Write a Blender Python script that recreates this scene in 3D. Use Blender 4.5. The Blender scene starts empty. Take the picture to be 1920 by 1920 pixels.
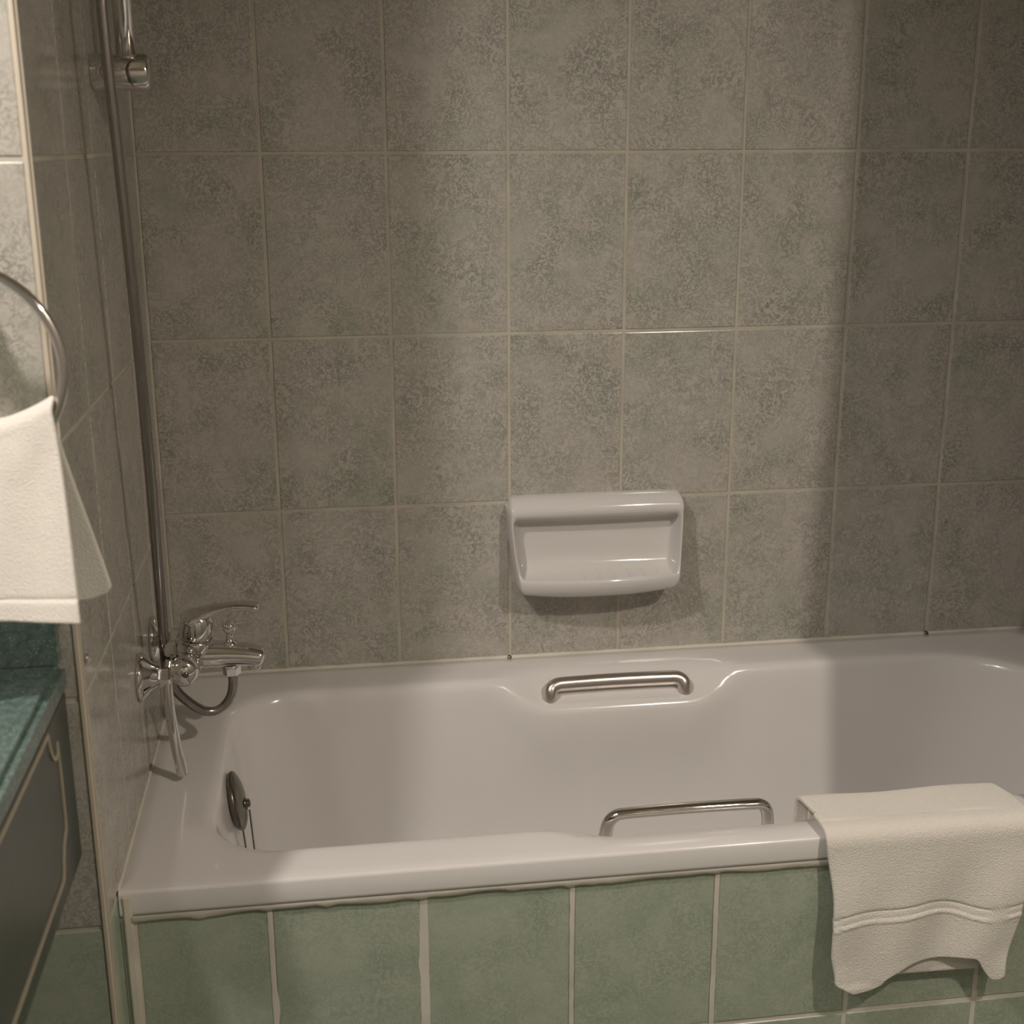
import bpy, bmesh, math, random
from math import pi, sin, cos, sqrt
from mathutils import Vector, Matrix
random.seed(7)
S = bpy.context.scene
COL = S.collection

# ------------------------------------------------------------------ camera
cam_d = bpy.data.cameras.new('camera'); cam = bpy.data.objects.new('camera', cam_d); COL.objects.link(cam)
cam_d.sensor_width = 36; cam_d.lens = 36*2427.94/1920
yaw, pit, rol = 0.1403, 0.2764, -0.0039
F = Vector((sin(yaw)*cos(pit), cos(yaw)*cos(pit), -sin(pit)))
R0 = Vector((cos(yaw), -sin(yaw), 0)); U0 = R0.cross(F)
R = R0*cos(rol)+U0*sin(rol); U = -R0*sin(rol)+U0*cos(rol)
cam.matrix_world = Matrix(((R.x,U.x,-F.x,0.2918),(R.y,U.y,-F.y,-2.1807),(R.z,U.z,-F.z,1.460),(0,0,0,1)))
cam_d.clip_start = .02; cam_d.dof.use_dof = True; cam_d.dof.focus_distance = 1.95; cam_d.dof.aperture_fstop = 5.0
S.camera = cam
# ------------------------------------------------------------------ world, exposure
S.view_settings.view_transform = 'Standard'; S.view_settings.look = 'None'
S.view_settings.gamma = 1; S.view_settings.use_curve_mapping = False; S.view_settings.exposure = 0.0
W = bpy.data.worlds.new('room_air'); S.world = W; W.use_nodes = True
W.node_tree.nodes['Background'].inputs[0].default_value = (1, .9, .78, 1)
W.node_tree.nodes['Background'].inputs[1].default_value = 0.04
WARM = (1, .90, .785); COOL = (1, .93, .865)
LAMPS = [  # x, y, z of the ceiling spots, watts, radius of the bulb, label
    (-.365, -1.34, 2.335, 55., .038, 'recessed ceiling spot over the worktop, nearest the towel ring'),
    (-.365, -1.95, 2.335, 10., .034, 'recessed ceiling spot over the far end of the worktop'),
    (1.45, -1.90, 2.335, 62., .036, 'recessed ceiling spot in front of the curtain end of the tub'),
]

# ------------------------------------------------------------------ materials
def mat(name, col, rough=.5, metal=0., spec=.5, coat=0.):
    m = bpy.data.materials.new(name); m.use_nodes = True
    b = m.node_tree.nodes['Principled BSDF']
    b.inputs['Base Color'].default_value = (*col, 1); b.inputs['Roughness'].default_value = rough
    b.inputs['Metallic'].default_value = metal; b.inputs['Specular IOR Level'].default_value = spec
    b.inputs['Coat Weight'].default_value = coat; b.inputs['Coat Roughness'].default_value = .04
    return m
def N(m, t, **k):
    n = m.node_tree.nodes.new(t)
    for a, v in k.items(): setattr(n, a, v)
    return n
def L(m, a, b): m.node_tree.links.new(a, b)
def bs(m): return m.node_tree.nodes['Principled BSDF']
def noise(m, vec, scale, detail=3, dist=0., w=None, rough=.5):
    n = N(m, 'ShaderNodeTexNoise'); n.noise_dimensions = '4D' if w else '3D'
    n.inputs['Scale'].default_value = scale; n.inputs['Detail'].default_value = detail
    n.inputs['Distortion'].default_value = dist; n.inputs['Roughness'].default_value = rough
    L(m, vec, n.inputs['Vector'])
    if w: L(m, w, n.inputs['W'])
    return n.outputs['Fac']
def ramp(m, f, stops):
    r = N(m, 'ShaderNodeValToRGB'); e = r.color_ramp.elements
    while len(e) < len(stops): e.new(.5)
    for el, (p, c) in zip(e, stops): el.position = p; el.color = (*c, 1) if len(c) == 3 else c
    L(m, f, r.inputs[0]); return r.outputs[0]
def math_(m, op, a, b=None, c=None, clamp=False):
    n = N(m, 'ShaderNodeMath', operation=op); n.use_clamp = clamp
    for i, v in enumerate((a, b, c)):
        if v is None: continue
        if isinstance(v, (int, float)): n.inputs[i].default_value = v
        else: L(m, v, n.inputs[i])
    return n.outputs[0]
def mix(m, f, a, b):
    n = N(m, 'ShaderNodeMix', data_type='RGBA')
    if isinstance(f, (int, float)): n.inputs[0].default_value = f
    else: L(m, f, n.inputs[0])
    for i, v in ((6, a), (7, b)):
        if isinstance(v, tuple): n.inputs[i].default_value = (*v, 1)
        else: L(m, v, n.inputs[i])
    return n.outputs[2]
def bump(m, h, strength, dist=.001):
    n = N(m, 'ShaderNodeBump'); n.inputs['Strength'].default_value = strength; n.inputs['Distance'].default_value = dist
    L(m, h, n.inputs['Height']); L(m, n.outputs[0], bs(m).inputs['Normal']); return n
def glaze(name, base, blotch, vein, amount, green, rough):
    """marbled ceramic: clouded base, short squiggly veins, some green staining; differs from tile to tile"""
    m = mat(name, base, rough, 0, .5)
    tc = N(m, 'ShaderNodeTexCoord').outputs['Object']
    oi = N(m, 'ShaderNodeObjectInfo'); w = math_(m, 'MULTIPLY', oi.outputs['Random'], 37.)
    n1 = noise(m, tc, 70, 3, 1.8, w, .58)
    ridge = math_(m, 'SUBTRACT', 1., math_(m, 'MULTIPLY', math_(m, 'ABSOLUTE', math_(m, 'SUBTRACT', n1, .5)), 13.), clamp=True)
    dens = ramp(m, noise(m, tc, 13, 3, .6, w), [(.33, (0, 0, 0)), (.68, (1, 1, 1))])
    cloud = ramp(m, noise(m, tc, 22, 6, .8, w, .7), [(.34, (0, 0, 0)), (.66, (1, 1, 1))])
    gmask = ramp(m, noise(m, tc, 9, 4, 1.2, w), [(.50, (0, 0, 0)), (.68, (1, 1, 1))])
    c = mix(m, math_(m, 'MULTIPLY', cloud, .55), base, blotch)
    c = mix(m, math_(m, 'MULTIPLY', gmask, .45), c, green)
    v = math_(m, 'MULTIPLY', math_(m, 'MULTIPLY', ridge, math_(m, 'ADD', math_(m, 'MULTIPLY', dens, .78), .22)), amount)
    c = mix(m, v, c, vein)
    L(m, c, bs(m).inputs['Base Color'])
    bump(m, noise(m, tc, 60, 2, 0, w), .06, .0006)
    return m
M = {}
M['tile'] = glaze('grey_marbled_tile', (.535, .495, .445), (.42, .40, .35), (.17, .18, .145), .8, (.335, .375, .29), .16)
M['green'] = glaze('green_marbled_tile', (.47, .51, .415), (.37, .42, .325), (.14, .18, .125), .42, (.34, .40, .30), .2)
def grout_mat(name, col):
    m = mat(name, col, .75, 0, .3)
    tc = N(m, 'ShaderNodeTexCoord').outputs['Object']
    L(m, ramp(m, noise(m, tc, 9, 5, .4), [(.3, tuple(c*.78 for c in col)), (.6, col)]), bs(m).inputs['Base Color'])
    bump(m, noise(m, tc, 300, 3), .3, .0008); return m
M['grout'] = grout_mat('cream_grout', (.56, .515, .425))
M['grout2'] = grout_mat('light_grout', (.74, .69, .60))
M['caulk'] = grout_mat('caulk', (.74, .69, .60))
M['strip'] = mat('cream_edge_strip', (.60, .53, .43), .4)
M['tub'] = mat('tub_enamel', (.66, .61, .57), .17, 0, .5, .3)
tc = N(M['tub'], 'ShaderNodeTexCoord').outputs['Object']
L(M['tub'], ramp(M['tub'], noise(M['tub'], tc, 5, 4), [(.3, (.775, .745, .725)), (.7, (.80, .77, .75))]), bs(M['tub']).inputs['Base Color'])
M['china'] = mat('glazed_china', (.70, .675, .65), .1, 0, .5, .5)
def brushed(name, col, r0, r1):
    m = mat(name, col, r0, 1.)
    tc = N(m, 'ShaderNodeTexCoord').outputs['Object']
    L(m, ramp(m, noise(m, tc, 40, 3), [(.35, (r0,)*3), (.7, (r1,)*3)]), bs(m).inputs['Roughness']); return m
M['chrome'] = brushed('chrome', (.76, .73, .71), .05, .11)
M['satin'] = brushed('satin_metal', (.66, .61, .57), .28, .36)
M['brass'] = brushed('tarnished_chrome', (.20, .185, .15), .2, .34)
def terry(name, col):
    m = mat(name, col, .95, 0, .1)
    b = bs(m); b.inputs['Sheen Weight'].default_value = .35; b.inputs['Sheen Roughness'].default_value = .6
    tc = N(m, 'ShaderNodeTexCoord').outputs['Object']
    mp = N(m, 'ShaderNodeMapping'); mp.inputs['Scale'].default_value = (1, 1, 1.25); L(m, tc, mp.inputs[0])
    n1 = noise(m, mp.outputs[0], 420, 2, .2); n2 = noise(m, tc, 26, 4, .3)
    L(m, mix(m, math_(m, 'MULTIPLY', n1, .3), col, tuple(c*.72 for c in col)), b.inputs['Base Color'])
    bump(m, math_(m, 'ADD', n1, math_(m, 'MULTIPLY', n2, .8)), .6, .0024); return m
M['terry'] = terry('terry_towelling', (.83, .775, .705))
M['hem'] = mat('woven_hem', (.80, .745, .66), .85, 0, .1)
tc = N(M['hem'], 'ShaderNodeTexCoord').outputs['Object']
mp = N(M['hem'], 'ShaderNodeMapping'); mp.inputs['Scale'].default_value = (1, 1, 6); L(M['hem'], tc, mp.inputs[0])
bump(M['hem'], noise(M['hem'], mp.outputs[0], 320, 2), .5, .0012)
def counter_mat():
    m = mat('speckled_green_worktop', (.07, .15, .14), .22, 0, .5)
    tc = N(m, 'ShaderNodeTexCoord').outputs['Object']
    v = N(m, 'ShaderNodeTexVoronoi'); v.inputs['Scale'].default_value = 330; L(m, tc, v.inputs['Vector'])
    sp = math_(m, 'MULTIPLY', math_(m, 'LESS_THAN', v.outputs['Distance'], .22), math_(m, 'GREATER_THAN', noise(m, tc, 150, 2), .52))
    c = ramp(m, noise(m, tc, 120, 4, .5), [(.35, (.085, .13, .118)), (.65, (.15, .205, .185))])
    L(m, mix(m, sp, c, (.46, .53, .49)), bs(m).inputs['Base Color']); return m
M['counter'] = counter_mat()
M['apron'] = mat('dark_green_laminate', (.062, .068, .052), .35)
tc = N(M['apron'], 'ShaderNodeTexCoord').outputs['Object']
L(M['apron'], ramp(M['apron'], noise(M['apron'], tc, 18, 5, .5), [(.3, (.047, .055, .042)), (.7, (.068, .074, .06))]), bs(M['apron']).inputs['Base Color'])
M['inlay'] = mat('cream_inlay', (.42, .37, .28), .5)
M['plaster'] = mat('cream_plaster', (.55, .50, .43), .9)
L(M['plaster'], ramp(M['plaster'], noise(M['plaster'], N(M['plaster'], 'ShaderNodeTexCoord').outputs['Object'], 3, 4), [(.3, (.53, .48, .41)), (.7, (.57, .52, .45))]), bs(M['plaster']).inputs['Base Color'])
def bricktile(name, a, b, g, vertical_axis):
    m = mat(name, a, .25)
    tc = N(m, 'ShaderNodeTexCoord').outputs['Object']
    mp = N(m, 'ShaderNodeMapping'); L(m, tc, mp.inputs[0]); mp.inputs['Rotation'].default_value = vertical_axis
    t = N(m, 'ShaderNodeTexBrick', offset=0.); L(m, mp.outputs[0], t.inputs['Vector'])
    for k, v in (('Color1', a), ('Color2', b), ('Mortar', g)): t.inputs[k].default_value = (*v, 1)
    t.inputs['Scale'].default_value = 1; t.inputs['Brick Width'].default_value = .2; t.inputs['Row Height'].default_value = .297
    t.inputs['Mortar Size'].default_value = .003
    L(m, t.outputs['Color'], bs(m).inputs['Base Color']); return m
M['wtx'] = bricktile('room_tiling_along_x', (.40, .37, .335), (.36, .34, .30), (.5, .46, .38), (pi/2, 0, 0))
M['wty'] = bricktile('room_tiling_along_y', (.40, .37, .335), (.36, .34, .30), (.5, .46, .38), (pi/2, 0, pi/2))
M['floor'] = bricktile('floor_tiling', (.16, .2, .15), (.14, .18, .13), (.4, .37, .3), (0, 0, 0))
M['curtain'] = mat('curtain_cloth', (.62, .57, .48), .8)
L(M['curtain'], ramp(M['curtain'], noise(M['curtain'], N(M['curtain'], 'ShaderNodeTexCoord').outputs['Object'], 80, 2), [(.3, (.6, .55, .46)), (.7, (.64, .59, .5))]), bs(M['curtain']).inputs['Base Color'])
M['white'] = mat('white_metal', (.7, .68, .64), .4)
M['lamp'] = bpy.data.materials.new('lit_bulb'); M['lamp'].use_nodes = True
_b = bs(M['lamp']); _b.inputs['Emission Color'].default_value = (*WARM, 1); _b.inputs['Emission Strength'].default_value = 25

# ------------------------------------------------------------------ helpers
def link(name, me, m, parent=None, smooth=False):
    o = bpy.data.objects.new(name, me); COL.objects.link(o)
    if m and not me.materials: me.materials.append(m)
    if smooth:
        for p in me.polygons: p.use_smooth = True
    if parent: o.parent = parent
    return o
def from_bm(name, bm, m, parent=None, smooth=False):
    bmesh.ops.recalc_face_normals(bm, faces=bm.faces)
    me = bpy.data.meshes.new(name); bm.to_mesh(me); bm.free()
    return link(name, me, m, parent, smooth)
def tag(o, label=None, cat=None, kind=None, group=None):
    for k, v in (('label', label), ('category', cat), ('kind', kind), ('group', group)):
        if v: o[k] = v
    return o
def empty(name, loc, label, cat):
    o = bpy.data.objects.new(name, None); COL.objects.link(o); o.location = loc; o.empty_display_size = .02
    return tag(o, label, cat)
def bx(bm, lo, hi, bev=0, seg=2):
    r = bmesh.ops.create_cube(bm, size=1)
    c = [(a+b)/2 for a, b in zip(lo, hi)]; s = [b-a for a, b in zip(lo, hi)]
    for v in r['verts']: v.co = Vector((v.co.x*s[0]+c[0], v.co.y*s[1]+c[1], v.co.z*s[2]+c[2]))
    if bev:
        es = list({e for v in r['verts'] for e in v.link_edges})
        bmesh.ops.bevel(bm, geom=es, offset=bev, segments=seg, affect='EDGES')
def box(name, lo, hi, m, parent=None, bev=0, seg=2):
    bm = bmesh.new(); bx(bm, lo, hi, bev, seg)
    if parent: bmesh.ops.translate(bm, verts=bm.verts, vec=-Vector(parent.location))
    return from_bm(name, bm, m, parent)
def frame_axes(d):
    d = Vector(d).normalized(); a = Vector((0, 0, 1)) if abs(d.z) < .9 else Vector((0, 1, 0))
    u = d.cross(a).normalized(); return d, u, d.cross(u)
def lathe(bm, prof, origin, axis, n=32, cap=True):
    """prof: [(distance along axis, radius)]"""
    d, u, w = frame_axes(axis); o = Vector(origin); rings = []
    for t, r in prof:
        if r < 1e-6: rings.append([bm.verts.new(o+d*t)])
        else: rings.append([bm.verts.new(o+d*t+(u*cos(2*pi*i/n)+w*sin(2*pi*i/n))*r) for i in range(n)])
    for a, b in zip(rings, rings[1:]):
        for i in range(n):
            j = (i+1) % n
            if len(a) == 1 and len(b) == 1: continue
            if len(a) == 1: bm.faces.new((a[0], b[j], b[i]))
            elif len(b) == 1: bm.faces.new((a[i], a[j], b[0]))
            else: bm.faces.new((a[i], a[j], b[j], b[i]))
    for rr, k in ((rings[0], 0), (rings[-1], 1)):
        if cap and len(rr) > 1: bm.faces.new(rr if k else rr[::-1])
def catmull(pts, k=8):
    pts = [Vector(p) for p in pts]; P = [2*pts[0]-pts[1]]+pts+[2*pts[-1]-pts[-2]]; out = []
    for i in range(1, len(P)-2):
        a, b, c, d = P[i-1:i+3]
        for j in range(k):
            t = j/k; out.append(.5*((2*b)+(c-a)*t+(2*a-5*b+4*c-d)*t*t+(3*b-a-3*c+d)*t**3))
    out.append(pts[-1]); return out
def tube(bm, pts, rad, n=16, cap=True, squash=None):
    """rad: number or f(i/len); squash=(direction, factor) flattens the section along a direction"""
    pts = [Vector(p) for p in pts]; rings = []; up = None
    for i, p in enumerate(pts):
        d = (pts[min(i+1, len(pts)-1)]-pts[max(i-1, 0)]).normalized()
        if up is None: _, u, w = frame_axes(d)
        else:
            u = (up-d*up.dot(d)).normalized(); w = d.cross(u)
        up = u; r = rad(i/(len(pts)-1)) if callable(rad) else rad
        ring = []
        for k in range(n):
            q = (u*cos(2*pi*k/n)+w*sin(2*pi*k/n))*r
            if squash: s = Vector(squash[0]); q = q-s*q.dot(s)*(1-squash[1])
            ring.append(bm.verts.new(p+q))
        rings.append(ring)
    for a, b in zip(rings, rings[1:]):
        for k in range(n): bm.faces.new((a[k], a[(k+1) % n], b[(k+1) % n], b[k]))
    if cap: bm.faces.new(rings[0][::-1]); bm.faces.new(rings[-1])
def grid(bm, f, nu, nv, closed_u=False):
    g = [[bm.verts.new(f(i, j)) for j in range(nv)] for i in range(nu)]
    for i in range(nu if closed_u else nu-1):
        for j in range(nv-1):
            a, b = g[i], g[(i+1) % nu]; bm.faces.new((a[j], b[j], b[j+1], a[j+1]))
    return g
def ss(a, b, x):
    t = max(0, min(1, (x-a)/(b-a))); return t*t*(3-2*t)
def lerp(a, b, t): return a+(b-a)*t

# tile meshes: shallow bevelled slabs, local X = width, Z = height, front face at local Y = -t
_tm = {}
def tile_mesh(w, h, m):
    key = (round(w, 4), round(h, 4), m.name)
    if key in _tm: return _tm[key]
    bm = bmesh.new(); t, b = .0065, .0016
    def ring(y, i): return [bm.verts.new((x, y, z)) for x, z in ((-w/2+i, -h/2+i), (w/2-i, -h/2+i), (w/2-i, h/2-i), (-w/2+i, h/2-i))]
    r = [ring(0, 0), ring(-t+.0012, 0), ring(-t+.0003, b*.45), ring(-t, b)]
    for a, c in zip(r, r[1:]):
        for k in range(4): bm.faces.new((a[k], a[(k+1) % 4], c[(k+1) % 4], c[k]))
    bm.faces.new(r[-1]); bm.faces.new(r[0][::-1])
    bmesh.ops.recalc_face_normals(bm, faces=bm.faces)
    me = bpy.data.meshes.new('tile'); bm.to_mesh(me); bm.free(); me.materials.append(m); _tm[key] = me
    return me
def lay(parent, mode, plane, us, zs, m, gap=.0052):
    """tiles between joint lines us (along the wall) and zs; mode 'y-' faces -Y, 'x+' faces +X"""
    for a, b in zip(us, us[1:]):
        for c, d in zip(zs, zs[1:]):
            o = bpy.data.objects.new('tile', tile_mesh(b-a-gap, d-c-gap, m)); COL.objects.link(o)
            jit = random.uniform(-.0004, .0004)
            if mode == 'y-': o.location = ((a+b)/2, plane+jit, (c+d)/2)
            else: o.location = (plane+jit, (a+b)/2, (c+d)/2); o.rotation_euler = (0, 0, pi/2)
            o.rotation_euler.x += random.uniform(-.0012, .0012); o.rotation_euler.z += random.uniform(-.0016, .0016)
            o.parent = parent

# ------------------------------------------------------------------ room shell
ZJ = [.557+.297*i for i in range(7)]                 # tile courses, .557 ... 2.339
PY = -.765                                            # face of the pier left of the tub
H = 2.36
XJ = [0.]+[.1956+.2*i for i in range(7)]+[1.596]
wb = box('wall_back', (-.02, .0013, 0), (1.62, .12, H), M['grout'])
tag(wb, 'grey-green marbled tile wall behind the bathtub', 'wall', 'structure')
lay(wb, 'y-', .0065, XJ, ZJ, M['tile'])
wl = box('wall_left', (-.12, PY+.006, 0), (-.0013, .0065, H), M['grout'])
tag(wl, 'tiled wall at the tap end of the bathtub', 'wall', 'structure')
YJ = [PY+.004, -.574, -.383, -.192, -.001]
lay(wl, 'x+', -.0065, YJ, ZJ, M['tile'])
lay(wl, 'x+', -.0065, YJ[:2], [-.037, .26, .557], M['green'])
wp = box('wall_pier', (-.64, PY+.0013, 0), (-.121, .0, H), M['grout'])
box('backing', (-.122, PY+.0013, 0), (-.006, PY+.02, H), M['grout'], wp)
tag(wp, 'pale tiled wall behind the towel ring, green tiles at its foot', 'wall', 'structure')
XP = [-.604, -.403, -.202, -.004]
lay(wp, 'y-', PY+.0065, XP, ZJ, M['tile'])
lay(wp, 'y-', PY+.0065, XP, [-.037, .26, .557], M['green'])
tag(box('wall_right', (1.6, -2.9, 0), (1.7, .0065, H), M['wty']), 'tiled wall at the far end of the bathtub', 'wall', 'structure')
tag(box('wall_vanity', (-.74, -2.9, 0), (-.62, PY, H), M['wty']), 'tiled wall behind the vanity', 'wall', 'structure')
tag(box('wall_front', (-.74, -3.0, 0), (1.7, -2.9, H), M['wtx']), 'tiled wall behind the camera', 'wall', 'structure')
tag(box('floor', (-.74, -3.0, -.1), (1.7, .12, 0), M['floor']), 'tiled bathroom floor', 'floor', 'structure')
tag(box('ceiling', (-.74, -3.0, H), (1.7, .12, H+.08), M['plaster']), 'cream plastered ceiling', 'ceiling', 'structure')
# corner strip on the pier's edge
bm = bmesh.new(); bx(bm, (-.0085, PY-.0025, 0), (.0015, PY+.008, H), .0032, 3)
tag(from_bm('trim_1', bm, M['strip']), 'cream plastic edge strip running down the tiled corner beside the towel', 'trim', 'structure')
# narrow sealant joints
def bead(name, a, b, r, m, label, wob=.15):
    bm = bmesh.new(); a, b = Vector(a), Vector(b); n = int((b-a).length/.02)+2
    pts = [a.lerp(b, i/(n-1)) for i in range(n)]
    rs = [r*(1+random.uniform(-wob, wob)) for _ in pts]
    tube(bm, pts, lambda t: rs[min(n-1, int(round(t*(n-1))))], 10)
    return tag(from_bm(name, bm, m, None, True), label, 'trim', 'structure')
bead('trim_2', (.002, -.0015, .5605), (1.594, -.0015, .5605), .0042, M['caulk'], 'cream sealant bead along the back edge of the bathtub')
bead('trim_3', (.0, -.0035, .565), (.0, -.0035, H-.01), .0035, M['grout'], 'grout line up the corner between the two tiled tub walls', .05)
bead('trim_4', (.0008, -.69, .5603), (.0008, -.004, .5603), .0024, M['caulk'], 'cream sealant bead along the tap end of the bathtub')
bead('trim_5', (1.597, -.69, .5605), (1.597, -.004, .5605), .004, M['caulk'], 'sealant bead at the far end of the bathtub')

# ------------------------------------------------------------------ bathtub
TUB = empty('bathtub', (.8, -.35, 0), 'white built-in bathtub with scalloped handle ledges, tiled in below', 'bathtub')
TO = Vector(TUB.location)
def rrect(x0, x1, y0, y1, r, ns=56, ne=20, nc=12):
    """same number of points for every ring; r = (rear-left, rear-right, front-right, front-left); starts rear-left going right"""
    out = []
    rl, rr, fr, fl = r
    def side(a, b, n): return [(lerp(a[0], b[0], i/n), lerp(a[1], b[1], i/n)) for i in range(n)]
    def arc(cx, cy, r, a0, a1): return [(cx+r*cos(lerp(a0, a1, i/nc)), cy+r*sin(lerp(a0, a1, i/nc))) for i in range(nc)]
    out += side((x0+rl, y1), (x1-rr, y1), ns); out += arc(x1-rr, y1-rr, rr, pi/2, 0)
    out += side((x1, y1-rr), (x1, y0+fr), ne); out += arc(x1-fr, y0+fr, fr, 0, -pi/2)
    out += side((x1-fr, y0), (x0+fl, y0), ns); out += arc(x0+fl, y0+fl, fl, -pi/2, -pi)
    out += side((x0, y0+fl), (x0, y1-rl), ne); out += arc(x0+rl, y1-rl, rl, pi, pi/2)
    return out
IX0, IX1, IY0, IY1 = .090, 1.535, -.625, -.088
RX0, RX1, RY0, RY1 = .0006, 1.5955, -.697, -.003
rings = []
def addring(x0, x1, y0, y1, r, z): rings.append([(x, y, z) for x, y in rrect(x0, x1, y0, y1, r)])
e = .0005
# outer lip from inside-bottom up and over
addring(RX0+e, RX1-e, RY0+.012, RY1, (e,)*4, .527)
addring(RX0+e, RX1-e, RY0+.004, RY1, (e,)*4, .5245)
addring(RX0+e, RX1-e, RY0+.001, RY1, (e,)*4, .526)
addring(RX0+e, RX1-e, RY0, RY1, (e,)*4, .532)
addring(RX0+e, RX1-e, RY0+.0015, RY1, (e,)*4, .5555)
addring(RX0+e, RX1-e, RY0+.0023, RY1, (e,)*4, .5582)
addring(RX0+e, RX1-e, RY0+.0040, RY1-.0005, (e*2,)*4, .5597)
addring(RX0+.001, RX1-.001, RY0+.0068, RY1-.001, (e*2,)*4, .5605)
for t in (.25, .6, .85):
    addring(lerp(RX0, IX0, t), lerp(RX1, IX1, t), lerp(RY0+.0068, IY0, t), lerp(RY1, IY1, t), tuple(lerp(.01, q, t) for q in (.11, .20, .20, .11)), .5605-.0006*t)
prof = [(0, .0005), (.006, .0015), (.0115, .0045), (.0155, .0095), (.018, .017), (.021, .035), (.0245, .06), (.028, .085), (.034, .125), (.042, .18), (.051, .235), (.062, .285), (.078, .325), (.10, .353), (.13, .372), (.175, .380), (.22, .383)]
for d, z in prof:
    k = d/.22; back = 1+1.6*ss(.0, .06, d)*(.35+.65*ss(.02, .35, z))
    rl = lerp(.10, .12, min(1, k*2)); r2 = lerp(.20, .15, min(1, k*2))
    addring(IX0+d*1.0, IX1-d*back*(.55), IY0+d, IY1-d, (rl, r2, r2, rl), .56-z)
def scallop(p):
    """the two hand-grip ledges: rim drops away towards the basin, then the wall carries on"""
    x, y, z = p
    if z < .36: return p
    cx = .775; w = ss(.235, .125, abs(x-cx))
    if w <= 0 or x < .4 or x > 1.15: return p
    for yy, s in ((IY1, 1), (IY0, -1)):
        dist = (yy-y)*s           # 0 at basin edge, >0 inside basin, <0 on the rim
        if -.045 < dist < .09:
            # shelf height as a function of position across the edge
            zz = .5605-.052*ss(-.028*w, .034, dist)
            if dist < .0: z = min(z, lerp(z, zz, w))
            elif z > .36:
                # push the wall further in so that the ledge has width
                k = ss(.36, .50, z)
                y2 = y-s*.022*w*k*ss(0, .03, .56-z)
                top = .5605-.052*ss(-.028*w, .034, dist)
                z = lerp(z, min(z, top), w); y = y2
            break
    return (x, y, z)
bm = bmesh.new(); vr = []
for r_ in rings: vr.append([bm.verts.new(Vector(scallop(p))-TO) for p in r_])
n = len(vr[0])
for a, b in zip(vr, vr[1:]):
    for i in range(n): bm.faces.new((a[i], a[(i+1) % n], b[(i+1) % n], b[i]))
bm.faces.new(vr[-1])
tub = from_bm('shell', bm, M['tub'], TUB, True)

# overflow plate on the tap-end wall, with its knob and two chains
ov = bmesh.new(); OC = Vector((.1215, -.350, .494)); OA = Vector((1, 0, .19)).normalized()
lathe(ov, [(-.004, .043), (0, .0455), (.002, .0465), (.0045, .0450), (.008, .039), (.0115, .028), (.0135, .015), (.0140, 0)], OC-TO, OA, 48)
plate = from_bm('overflow_plate', ov, M['brass'], TUB, True); plate['label'] = 'round tarnished overflow plate'
kb = bmesh.new(); lathe(kb, [(0, .010), (.003, .010), (.0045, .0065), (.008, .0065), (.0095, .0035), (.0098, 0)], OC-TO+OA*.0125+Vector((0, -.004, -.006)), OA, 24)
from_bm('knob', kb, M['brass'], plate, True)
for x0, z0, y0, x1, y1 in ((.1415, .480, -.357, .1465, -.359), (.1290, .447, -.352, .1345, -.354)):
    cb = bmesh.new(); z1 = .385; nb = 34
    for i in range(nb):
        c = Vector((lerp(x0, x1, i/nb), lerp(y0, y1, i/nb), lerp(z0, z1, i/nb)))-TO
        lathe(cb, [(-.0017, 0), (-.0011, .0012), (0, .0016), (.0011, .0012), (.0017, 0)], c, (0, 0, 1), 8, False)
    from_bm('chain', cb, M['brass'], plate, True)
def grip(name, y, z, zend, yend, x0, x1, r, m, lab, sq=1.):
    bm = bmesh.new(); c = .030
    pts = [(x0-.002, yend, zend-.016), (x0, yend, zend), (x0+.004, lerp(yend, y, .55), lerp(zend, z, .62)), (x0+.014, lerp(yend, y, .9), lerp(zend, z, .94)), (x0+c, y, z)]
    pts += [(lerp(x0+c, x1-c, t), y, z+.0012*sin(pi*t)) for t in (.2, .4, .6, .8)]
    pts += [(x1-c, y, z), (x1-.014, lerp(yend, y, .9), lerp(zend, z, .94)), (x1-.004, lerp(yend, y, .55), lerp(zend, z, .62)), (x1, yend, zend), (x1+.002, yend, zend-.016)]
    P = catmull([Vector(p)-TO for p in pts], 6)
    tube(bm, P, r, 20, squash=((0, 0, 1), sq))
    o = from_bm(name, bm, m, TUB, True); o['label'] = lab
    for x in ((x0-.001, x1+.001) if m is M['chrome'] else ()):
        fb = bmesh.new(); lathe(fb, [(-.006, .014), (0, .015), (.003, .014), (.005, .0115)], Vector((x, yend, zend-.012))-TO, (0, 0, 1), 24)
        from_bm('mount', fb, m, o, True)
    return o
grip('grab_handle', -.100, .545, .532, -.107, .652, .894, .0125, M['satin'], 'satin metal grip on the wall side of the tub')
grip('grab_handle', -.606, .568, .531, -.598, .645, .880, .0095, M['chrome'], 'polished grip on the near side of the tub', .8)

# ------------------------------------------------------------------ tiled front panel under the rim
BP = box('bath_panel', (.0005, -.6937, 0), (1.596, -.66, .5235), M['grout2'])
BP.parent = TUB; BP.location = -TO; BP['label'] = 'green tiled front panel of the tub'
PX = [.0175, .1862, .3832, .5805, .7785, .9725, 1.167, 1.364, 1.561]
lay(BP, 'y-', -.6885, [.0005-.0034, .0052+.0034], [-.016, .2805, .5225], M['green'], .0068)
lay(BP, 'y-', -.6885, PX, [-.016, .2805, .5225], M['green'], .0068)
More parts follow.
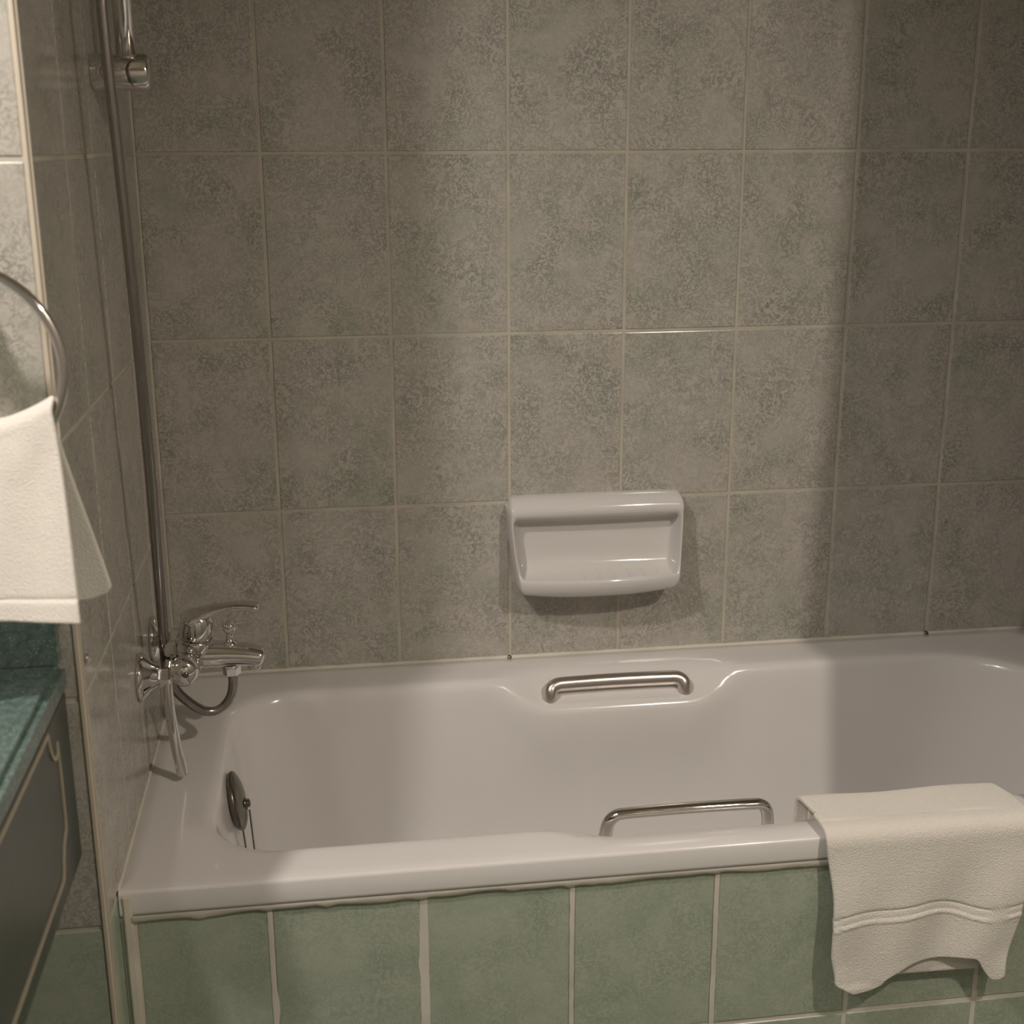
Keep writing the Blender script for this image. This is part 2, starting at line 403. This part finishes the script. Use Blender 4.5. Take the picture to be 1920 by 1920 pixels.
# uneven grout squeezed out under the rim and beside the first and third joints
bm = bmesh.new(); nn = 220; prev = None
for i in range(nn+1):
    x = lerp(.016, 1.594, i/nn)
    dpt = .0042+.0022*sin(x*23)+.0014*sin(x*61+1)+random.uniform(0, .0011)
    for c_ in PX[1:]: dpt += .0045*math.exp(-((x-c_+.004)/.006)**2)
    for c_, a_ in ((.10, .004), (.26, .006), (.50, .004), (.62, -.002)): dpt += a_*math.exp(-((x-c_)/.008)**2)
    a = bm.verts.new((x, -.6980, .5275)); b = bm.verts.new((x, -.6992, .5235-dpt*.55)); c = bm.verts.new((x, -.6945, .5235-dpt))
    if prev:
        bm.faces.new((prev[0], a, b, prev[1])); bm.faces.new((prev[1], b, c, prev[2]))
    prev = (a, b, c)
g = from_bm('grout_seam', bm, M['caulk'], BP, True)
for c_, w_, wl_ in ((PX[2], .0052, -.0016), (PX[1], .0032, .0012), (PX[3], .0032, 0), (PX[4], .0034, .0)):
    bm = bmesh.new(); prev = None
    for i in range(60):
        z = lerp(.519, .002, i/59)
        l_ = c_-w_+random.uniform(-.0007, .0002)+wl_*0; r__ = c_+w_+random.uniform(-.0002, .0005)
        if c_ == PX[2] and .32 < z < .47: l_ -= .0012+.002*math.exp(-((z-.42)/.008)**2)
        if c_ == PX[1] and z < .40: r__ += .0025*math.exp(-((z-.372)/.018)**2)
        a = bm.verts.new((l_, -.6952, z)); b = bm.verts.new((c_, -.6957, z)); c = bm.verts.new((r__, -.6952, z))
        if prev: bm.faces.new((prev[0], a, b, prev[1])); bm.faces.new((prev[1], b, c, prev[2]))
        prev = (a, b, c)
    from_bm('grout_seam', bm, M['grout2'], BP, True)
bm = bmesh.new(); bx(bm, (.0052, -.6992, 0), (.0168, -.68, .556), .0022, 2)
from_bm('edge_seam', bm, M['grout2'], BP)

# specks of mould where wall joints meet the rear sealant
for x, q in ((.5935, .0042), (1.3945, .0048)):
    bm = bmesh.new(); lathe(bm, [(0, q), (.0012, q*.8), (.0016, 0)], (x, -.0052, .5625), (0, -.8, .6), 9)
    from_bm('mould_speck', bm, M['brass'], bpy.data.objects['trim_2'], True)

# ------------------------------------------------------------------ soap dish
SD = empty('soap_dish', (.748, 0, .69), 'white glazed ceramic soap dish fixed to the back wall above the tub', 'soap dish')
op = [(0, .866), (.012, .8655), (.026, .862), (.036, .855), (.0415, .845), (.0405, .834), (.034, .828), (.022, .8255), (.012, .823), (.0075, .815), (.0065, .80), (.006, .785), (.006, .765), (.007, .748), (.010, .738), (.017, .731), (.027, .727), (.037, .7245), (.047, .7225), (.057, .721), (.0635, .722), (.068, .7265), (.0715, .729), (.0755, .7275), (.0775, .722), (.077, .713), (.073, .702), (.062, .692), (.045, .686), (.02, .683), (0, .682)]
sd = []
ti = op.index((.0405, .834)); bi = op.index((.0755, .7275))
for i, (d, z) in enumerate(op):
    if ti < i < bi:
        t = (i-ti)/(bi-ti); zz = lerp(.832, .730, t); sd.append((lerp(.041, .0745, ((.834-zz)/.105)**1.3), zz))
    else: sd.append((d, z))
NU = 97
def dish(i, j):
    u = -1+2*i/(NU-1)
    u = math.copysign(1-(1-abs(u))**1.35 if abs(u) > .0 else 0, u)
    w = ss(.885, .975, abs(u))
    d = lerp(op[j][0], sd[j][0], w); z = lerp(op[j][1], sd[j][1], w)
    bow = 1-u*u
    low = ss(.80, .72, z)
    d *= lerp(.93, 1.0, bow) if z > .82 else lerp(lerp(.93, .84, low), lerp(1., 1.06, low), bow)
    endr = sqrt(max(0, 1-((abs(u)-.95)/.05)**2)) if abs(u) > .95 else 1
    d *= endr
    # ribs across the tray
    if 14 < j < 21 and w < .5: z += .0022*max(0, cos((u+.02)*pi*11))**2*ss(.02, .03, d)*(1 if u > -.3 else .4)
    if z < .70: z += .008*abs(u)**3
    if z > .835: z -= .004*abs(u)**6+.012*ss(.90, 1, abs(u))**2*ss(.835, .866, z)
    if z < .73: z += .018*ss(.88, 1, abs(u))**2*ss(.73, .69, z)
    hw = lerp(.146, .163, (z-.68)/.186)
    return Vector((u*hw, -d, z-.69))
bm = bmesh.new(); grid(bm, dish, NU, len(op))
bowl = from_bm('tray', bm, M['china'], SD, True)
sm = bowl.modifiers.new('smooth', 'SUBSURF'); sm.levels = sm.render_levels = 1

# ------------------------------------------------------------------ bath mixer
MX = empty('bath_mixer', (0, -.31, .722), 'chrome single-lever bath mixer tap on the left tiled wall', 'tap')
MO = Vector(MX.location)
def mpart(name, m='chrome', par=None): return lambda bm: from_bm(name, bm, M[m], par or MX, True)
for y in (-.388, -.236):
    bm = bmesh.new(); lathe(bm, [(.0, .0345), (.003, .036), (.006, .0352), (.010, .0315), (.018, .0215), (.026, .0155), (.030, .0145)], Vector((0, y, .722))-MO, (1, 0, 0), 40)
    mpart('wall_flange')(bm)
    bm = bmesh.new(); lathe(bm, [(.028, .0145), (.029, .0165), (.043, .0165), (.045, .0145)], Vector((0, y, .722))-MO, (1, 0, 0), 6)
    o = from_bm('union_nut', bm, M['chrome'], MX)
# body: barrel along the wall, rounded ends
bm = bmesh.new()
lathe(bm, [(-.003, 0), (0, .008), (.003, .0165), (.009, .0215), (.018, .0235), (.030, .0235), (.034, .0215), (.038, .0235), (.062, .0265), (.078, .0285), (.094, .0265), (.118, .0235), (.122, .0215), (.126, .0235), (.140, .0235), (.149, .0205), (.155, .012), (.157, 0)], Vector((.061, -.389, .722))-MO, (0, 1, 0), 40, False)
body = mpart('body')(bm)
bm = bmesh.new(); lathe(bm, [(0, .0045), (.0008, .0042), (.0012, 0)], Vector((.066, -.3905, .722))-MO, (.15, -1, 0), 20)
from_bm('end_cap', bm, M['brass'], body, True)
# collar and cartridge dome above the barrel
bm = bmesh.new()
lathe(bm, [(-.002, .027), (.012, .0275), (.022, .0265), (.026, .0255), (.0265, .0245)], Vector((.072, -.31, .722))-MO, (.12, 0, 1), 40)
mpart('collar')(bm)
# lever: cap that sweeps out into a thin blade
bm = bmesh.new(); A0 = Vector((.0760, -.31, .7505))-MO
lathe(bm, [(0, .0255), (.004, .0265), (.016, .026), (.028, .0245), (.036, .021), (.041, .014), (.043, 0)], A0, (.12, 0, 1), 40)
lv = mpart('lever')(bm)
bm = bmesh.new()
pts = catmull([Vector(p)-MO for p in ((.066, -.31, .777), (.085, -.31, .7865), (.108, -.31, .7935), (.135, -.311, .7975), (.158, -.312, .7965), (.171, -.313, .7925))], 6)
tube(bm, pts, lambda t: lerp(.0255, .0145, ss(0, .55, t))*(1 if t < .9 else sqrt(max(.05, 1-((t-.9)/.105)**2))), 20, squash=((0, 0, 1), .36))
from_bm('blade', bm, M['chrome'], lv, True)
# spout
bm = bmesh.new()
pts = catmull([Vector(p)-MO for p in ((.070, -.31, .722), (.095, -.31, .7215), (.120, -.31, .7205), (.146, -.31, .7175), (.165, -.31, .7135), (.1755, -.31, .7105))], 6)
tube(bm, pts, lambda t: lerp(.0245, .0180, ss(0, 1, t))*(1 if t < .84 else sqrt(max(.03, 1-((t-.84)/.162)**2))), 24, squash=((0, 0, 1), .86))
mpart('spout')(bm)
bm = bmesh.new(); lathe(bm, [(0, .0105), (.006, .0105), (.008, .0095), (.0085, .006)], Vector((.159, -.31, .702))-MO, (0, 0, -1), 28); mpart('aerator')(bm)
# diverter pull knob
bm = bmesh.new(); lathe(bm, [(-.004, .0115), (.002, .011), (.004, .006), (.016, .0052), (.018, .0068), (.022, .0098), (.028, .0105), (.033, .0085), (.036, .003), (.0362, 0)], Vector((.125, -.31, .7365))-MO, (0, 0, 1), 28)
mpart('diverter_knob')(bm)
# hose outlet
bm = bmesh.new(); lathe(bm, [(0, .0125), (.004, .0125), (.0045, .0115)], Vector((.125, -.31, .7035))-MO, (0, 0, -1), 28)
lathe(bm, [(.0045, .0135), (.016, .0135), (.018, .010)], Vector((.125, -.31, .7035))-MO, (0, 0, -1), 6)
from_bm('hose_nut', bm, M['chrome'], MX)
# bracket block behind the hose
bm = bmesh.new(); bx(bm, Vector((.036, -.372, .744))-MO, Vector((.054, -.356, .766))-MO, .002, 2)
from_bm('hose_bracket', bm, M['chrome'], MX)
# smooth pipe that drops from under the body and rests on the rim
bm = bmesh.new()
pts = catmull([Vector(p)-MO for p in ((.043, -.378, .742), (.0405, -.390, .722), (.041, -.398, .690), (.043, -.402, .655), (.047, -.404, .615), (.051, -.404, .589), (.0525, -.404, .5725))], 8)
tube(bm, pts, lambda t: lerp(.0062, .0088, t), 18)
dp = mpart('drop_pipe')(bm); dp['label'] = 'smooth chrome pipe dropping to the tub rim'

# ------------------------------------------------------------------ shower hose
hp = catmull([(.125, -.31, .690), (.1255, -.311, .672), (.120, -.314, .650), (.104, -.318, .634), (.084, -.324, .634), (.064, -.334, .652), (.045, -.345, .680), (.036, -.352, .712), (.035, -.361, .750), (.0375, -.375, .800), (.041, -.40, .90), (.045, -.430, 1.05), (.047, -.458, 1.25), (.0455, -.480, 1.45), (.0435, -.497, 1.62), (.047, -.490, 1.80), (.060, -.465, 1.93), (.075, -.43, 1.98)], 10)
tot = [0]
for a, b in zip(hp, hp[1:]): tot.append(tot[-1]+(b-a).length)
def along(s):
    import bisect
    k = min(len(tot)-2, max(0, bisect.bisect_right(tot, s)-1)); t = (s-tot[k])/(tot[k+1]-tot[k]); return hp[k].lerp(hp[k+1], t)
step = .0011; ns_ = int(tot[-1]/step); rp = [along(i*step) for i in range(ns_)]
bm = bmesh.new(); tube(bm, rp, lambda t: .0068+.0009*(-1 if int(round(t*(ns_-1))) % 2 else 1)*.8, 12)
M['hose'] = brushed('hose_metal', (.42, .385, .365), .18, .3)
hose = from_bm('shower_hose', bm, M['hose'], None, True)
tag(hose, 'ribbed metal shower hose hanging from the rail to the bath mixer', 'hose')

# ------------------------------------------------------------------ shower rail
SR = empty('shower_rail', (0, -.335, 1.553), 'chrome vertical shower rail in a round wall bracket at the tub corner', 'shower rail')
SO = Vector(SR.location)
for zc in (1.553, 2.16):
    bm = bmesh.new(); lathe(bm, [(0, .0225), (.002, .0235), (.040, .0235), (.069, .0235), (.0725, .0222), (.0745, .019), (.075, 0)], Vector((0, -.335, zc))-SO, (1, 0, 0), 40)
    b_ = from_bm('wall_bracket', bm, M['chrome'], SR, True)
    for p in b_.data.polygons: p.use_smooth = True
bm = bmesh.new(); lathe(bm, [(1.556, .0130), (2.16, .0130)], Vector((.0455, -.335, 0))-SO, (0, 0, 1), 32); from_bm('bar', bm, M['chrome'], SR, True)
bm = bmesh.new(); bx(bm, Vector((.030, -.385, 1.955))-SO, Vector((.078, -.318, 1.995))-SO, .006, 3); from_bm('slider', bm, M['chrome'], SR)
HS = empty('hand_shower', (.075, -.43, 1.985), 'chrome hand shower clipped to the rail', 'hand shower')
bm = bmesh.new(); tube(bm, catmull([(0, 0, -.01), (.004, -.002, .05), (.02, -.004, .12), (.05, -.006, .17)], 6), lambda t: lerp(.011, .013, t), 16)
from_bm('handle', bm, M['chrome'], HS, True)
bm = bmesh.new(); lathe(bm, [(-.018, .012), (-.006, .034), (.006, .038), (.010, .036), (.0105, 0)], (.064, -.006, .172), (.9, 0, -.45), 32)
from_bm('spray_head', bm, M['chrome'], HS, True)

# small stud on the tiles beside the edge strip
bm = bmesh.new(); lathe(bm, [(0, .0055), (.002, .006), (.004, .005), (.0055, .0025), (.0058, 0)], (0, -.742, .895), (1, 0, 0), 24)
tag(from_bm('wall_stud', bm, M['chrome'], None, True), 'tiny chrome stud on the tiles right of the worktop end', 'stud')

# ------------------------------------------------------------------ towel ring and its towel
RC = Vector((-.0765, -.840, 1.2475)); RR = .1035
TR = empty('towel_ring', (-.081, PY, 1.35), 'round chrome towel ring on the pale tiled wall, holding a white towel', 'towel ring')
bm = bmesh.new(); n1, n2 = 96, 16
grid_ = [[bm.verts.new(RC-Vector(TR.location)+Vector(((RR+.0055*cos(b))*cos(a), .0055*sin(b), (RR+.0055*cos(b))*sin(a)))) for b in [2*pi*j/n2 for j in range(n2)]] for a in [2*pi*i/n1 for i in range(n1)]]
for i in range(n1):
    for j in range(n2): bm.faces.new((grid_[i][j], grid_[(i+1) % n1][j], grid_[(i+1) % n1][(j+1) % n2], grid_[i][(j+1) % n2]))
from_bm('ring', bm, M['chrome'], TR, True)
bm = bmesh.new(); lathe(bm, [(0, .026), (.003, .027), (.010, .024), (.016, .013), (.050, .010), (.070, .010), (.078, .012), (.084, .010), (.086, 0)], (0, 0, .005), (0, -1, 0), 32)
from_bm('wall_mount', bm, M['chrome'], TR, True)

def cloth(name, f, nu, nv, thick, m, parent=None, loc=Vector((0, 0, 0))):
    bm = bmesh.new(); grid(bm, lambda i, j: Vector(f(i/(nu-1), j/(nv-1)))-loc, nu, nv)
    o = from_bm(name, bm, m, parent, True)
    s = o.modifiers.new('thick', 'SOLIDIFY'); s.thickness = thick; s.offset = 0
    b = o.modifiers.new('soft', 'SUBSURF'); b.levels = b.render_levels = 1
    return o
HT = empty('hand_towel', (-.081, -.83, .98), 'white terry hand towel hanging from the chrome towel ring', 'towel')
HO = Vector(HT.location)
def ztop(x):
    q = (x+.0765)/.0925; return 1.189+.028*q*q*(1 if abs(q) > .3 else .9)
def front_layer(u, v):
    xt = lerp(-.170, .0150, u); xb = lerp(-.186, .0335, u)
    zt = ztop(xt); zb = .998+.004*(1-u)
    if v < .14:            # over the ring, from behind
        a = v/.14; th = pi*(1-a)
        z = zt-.014+.014*sin(th) if a > .25 else zt-.004-.05*(.25-a); y = -.838-.014*cos(th); x = xt
        return (x, y-.002, z)
    t = (v-.14)/.86
    z = lerp(zt-.014, zb, t); x = lerp(xt, xb, t**.8)
    y = -.854-.048*t+.005*sin(u*9+t*2)*ss(0, .3, t)*(.5+t)+.0025*sin(u*21+1)*ss(0, .2, t)*(1-.6*t)
    if t > .885: y -= .0015*ss(.885, .90, t)      # hem turned up
    if .872 < t < .890: y += .0022
    return (x, y, z)
cloth('front_layer', front_layer, 60, 90, .006, M['terry'], HT, HO)
def back_layer(u, v):
    xt = lerp(-.165, .007, u); xb = lerp(-.220, .049, u**.9)
    z = lerp(1.180+.02*u, lerp(.975, .986, u), v); x = lerp(xt, xb, v**1.0)
    if u > .9 and v > .93: x -= .010*((v-.93)/.07)**2*((u-.9)/.1); z += .004*((u-.9)/.1)*((v-.93)/.07)
    y = -.823+.026*ss(0, 1, v)+.003*sin(u*11+v*3)*v
    return (x, y, z)
cloth('back_layer', back_layer, 50, 60, .006, M['terry'], HT, HO)

# ------------------------------------------------------------------ bath mat towel over the rim
BT = empty('bath_towel', (1.07, -.70, .56), 'cream terry towel folded over the front rim of the bathtub', 'towel')
BO = Vector(BT.location)
def arcpath(pts, radii):
    """polyline in (y, z) with rounded corners -> function of 0..1"""
    P = [Vector((a, b)) for a, b in pts]; out = [P[0]]
    for i in range(1, len(P)-1):
        p, r = P[i], radii[i-1]; a = (P[i-1]-p).normalized(); b = (P[i+1]-p).normalized()
        s, e_ = p+a*r, p+b*r
        for k in range(9):
            t = k/8; out.append((1-t)**2*s+2*t*(1-t)*p+t*t*e_)
    out.append(P[-1]); L_ = [0]
    for a, b in zip(out, out[1:]): L_.append(L_[-1]+(b-a).length)
    def g(s):
        s *= L_[-1]
        for k in range(len(out)-1):
            if s <= L_[k+1] or k == len(out)-2: return out[k].lerp(out[k+1], (s-L_[k])/max(1e-9, L_[k+1]-L_[k]))
    return g, L_[-1]
def bt_front(u, v):
    wav = .0
    zb = .334+.031*ss(.12, .48, u)*(1-ss(.80, .93, u))+.007*ss(.05, 0, u)+.006*ss(.3, .75, u)*ss(.93, .8, u)+.006*ss(.96, 1, u)
    top = .574
    g_, tl = arcpath([(-.596, .43), (-.600, top), (-.7095, top-.001), (-.716, zb)], [.020, .022])
    p = g_(v); y, z = p
    dv = (top-z)/(top-.34) if y < -.68 else 0
    dv = max(0, dv)
    xl = lerp(.922, .934, ss(0, .45, dv)) if y < -.68 else lerp(.914, .922, ss(-.60, -.68, y))
    xl += .006*ss(.75, .93, dv)+.016*ss(.93, 1.0, dv)**2
    xr = lerp(1.222, 1.212, ss(0, .5, dv))-.022*ss(.45, 1., dv) if y < -.68 else 1.222
    if y > -.66: xl += .004; xr -= .012*ss(-.66, -.60, y)
    x = lerp(xl, xr, u)
    if y < -.68:
        fold = ss(.1, .6, dv)
        y -= fold*(.0045+.0055*sin(u*7.6+.5)+.0035*sin(u*15+dv*2.5))
        y -= .005*ss(.80, 1., dv)*(ss(.25, 0, u)+ss(.84, 1, u))
        # woven border: groove and raised ridge, sagging with the cloth
        zz = z-.006*sin(u*5.5-.6)-.003*sin(u*14)
        for c_, a_, w_ in ((.452, .0026, .0018), (.4365, -.0030, .0015)): y += a_*math.exp(-((zz-c_)/w_)**2)
        if .437 < zz < .452: y += .0010
    else: z += .0015*sin(u*9+1)
    return (x, y, z)
cloth('upper_layer', bt_front, 64, 220, .0065, M['terry'], BT, BO)
def bt_under(u, v):
    g_, tl = arcpath([(-.6045, .44), (-.6085, .5665), (-.7035, .5660), (-.7065, .345)], [.014, .014])
    y, z = g_(v); x = lerp(.935, 1.205, u)
    if y < -.69: x = lerp(lerp(.935, .955, (.56-z)/.22), lerp(1.205, 1.160, (.56-z)/.22), u); z += -.004*u*(.56-z)/.2
    return (x, y, z)
cloth('under_layer', bt_under, 40, 90, .0055, M['terry'], BT, BO)

# ------------------------------------------------------------------ vanity
VN = empty('vanity_unit', (-.32, -1.35, 0), 'green vanity unit with speckled worktop and cream-lined front', 'vanity')
VO = Vector(VN.location)
box('worktop', (-.617, -1.98, .868), (-.0165, PY-.0015, .905), M['counter'], VN, .008, 4)
box('upstand', (-.617, PY-.021, .904), (-.0205, PY-.0012, .962), M['counter'], VN, .002, 2)
box('apron', (-.045, -1.96, .657), (-.0205, PY-.0015, .869), M['apron'], VN, .003, 2)
box('side_board', (-.60, -1.965, .0), (-.03, -1.945, .868), M['apron'], VN, .002, 2)
xi = -.0195
def inlay(pts, w=.0042):
    bm = bmesh.new(); P = [Vector((xi, y, z))-VO for y, z in pts]
    L1, L2 = [], []
    for i, p in enumerate(P):
        a = (P[i]-P[i-1]).normalized() if i else (P[1]-P[0]).normalized()
        b = (P[i+1]-P[i]).normalized() if i < len(P)-1 else a
        t = (a+b).normalized(); nrm = Vector((0, -t.z, t.y)); k = 1/max(.5, sqrt((1+a.dot(b))/2))
        L1.append(p+nrm*w*k/2); L2.append(p-nrm*w*k/2)
    off = Vector((.0012, 0, 0)); va = [bm.verts.new(q+off) for q in L1]; vb = [bm.verts.new(q+off) for q in L2]
    wa = [bm.verts.new(q-off) for q in L1]; wb_ = [bm.verts.new(q-off) for q in L2]
    for i in range(len(P)-1):
        bm.faces.new((va[i], va[i+1], vb[i+1], vb[i])); bm.faces.new((wa[i], wa[i+1], va[i+1], va[i])); bm.faces.new((vb[i], vb[i+1], wb_[i+1], wb_[i]))
    from_bm('inlay', bm, M['inlay'], VN)
def corner(yc, zc, sy, sz):
    """stepped concave corner between a horizontal line end (yc, zc) and the upright"""
    o = []
    for k in range(9):
        a = pi/2*k/8; o.append((yc+sy*.030*(1-cos(a)), zc-sz*.040*sin(a)))
    return o
top = [(-1.90, .8615), (-.874, .8615)]
nt = [(-.869, .842), (-.861, .829), (-.852, .8235), (-.843, .8225), (-.836, .8235), (-.834, .832)]
inlay(top+nt+[(-.8335, .800), (-.835, .740), (-.8375, .7295), (-.8435, .7265)])
inlay([(-.8435, .7265), (-.853, .7205), (-.862, .708), (-.868, .6925), (-.872, .6885), (-1.90, .6885)])
bm = bmesh.new(); lathe(bm, [(0, .006), (.002, .0055), (.003, 0)], (0, 0, 0), (1, 0, 0), 16); bm.free()

# ------------------------------------------------------------------ unseen curtain added to shade the back wall's right side, and its rod
RD = empty('curtain_rod', (0, -.735, 2.06), 'chrome rod spanning the tub opening above the added curtain', 'rod')
bm = bmesh.new(); lathe(bm, [(.003, .011), (1.597, .011)], (0, 0, 0), (1, 0, 0), 20); from_bm('bar', bm, M['chrome'], RD, True)
for x, s in ((.001, 1), (1.599, -1)):
    bm = bmesh.new(); lathe(bm, [(0, .026), (.004, .026), (.010, .016), (.016, .013)], (x, 0, 0), (s, 0, 0), 24); from_bm('end_flange', bm, M['chrome'], RD, True)
SC = empty('shade_curtain', (1.42, -.735, 2.03), 'unseen cream curtain added at the right end of the tub to shade the back wall', 'curtain')
def cur(u, v):
    z = lerp(2.035, .22, v); e0 = lerp(1.285, 1.262, ss(1.9, 1.0, z)); x = lerp(e0, 1.575, u)
    return (x, -.735+.028*sin(u*2*pi*6)*(.6+.4*v), z)
cloth('drape', cur, 120, 30, .0015, M['curtain'], SC, Vector(SC.location))
for i in range(7):
    bm = bmesh.new(); c = Vector((lerp(1.30, 1.565, i/6), -.735, 2.048))-Vector(SC.location)
    P = [c+Vector((0, .017*cos(a), .017*sin(a))) for a in [2*pi*k/24 for k in range(25)]]
    tube(bm, P, .0016, 8, False); from_bm('hook', bm, M['chrome'], SC, True)

# ------------------------------------------------------------------ lamps
def lamp(o, x, y, z, w, r, spot=None):
    ld = bpy.data.lights.new('light', 'SPOT'); ld.spot_size = math.radians(172); ld.spot_blend = .72; ld.energy = w; ld.color = COOL if x < 0 else WARM; ld.shadow_soft_size = r
    lo = bpy.data.objects.new('bulb_light', ld); COL.objects.link(lo); lo.parent = o; lo.location = (0, 0, z-o.location.z)
for x, y, z, w, r, lab in LAMPS:
    o = empty('ceiling_spot', (x, y, H), lab, 'lamp')
    bm = bmesh.new(); lathe(bm, [(0, .045), (-.004, .046), (-.006, .043), (-.004, .038), (0, .037)], (0, 0, 0), (0, 0, 1), 32, False); from_bm('bezel', bm, M['white'], o, True)
    bm = bmesh.new(); lathe(bm, [(-.001, .034), (-.002, .034)], (0, 0, 0), (0, 0, 1), 32); from_bm('lens', bm, M['lamp'], o)
    ld = bpy.data.lights.new('light', 'SPOT'); ld.spot_size = math.radians(172); ld.spot_blend = .72; ld.energy = w; ld.color = COOL if x < 0 else WARM; ld.shadow_soft_size = r
    lo = bpy.data.objects.new('bulb_light', ld); COL.objects.link(lo); lo.parent = o; lo.location = (0, 0, z-.035-H)
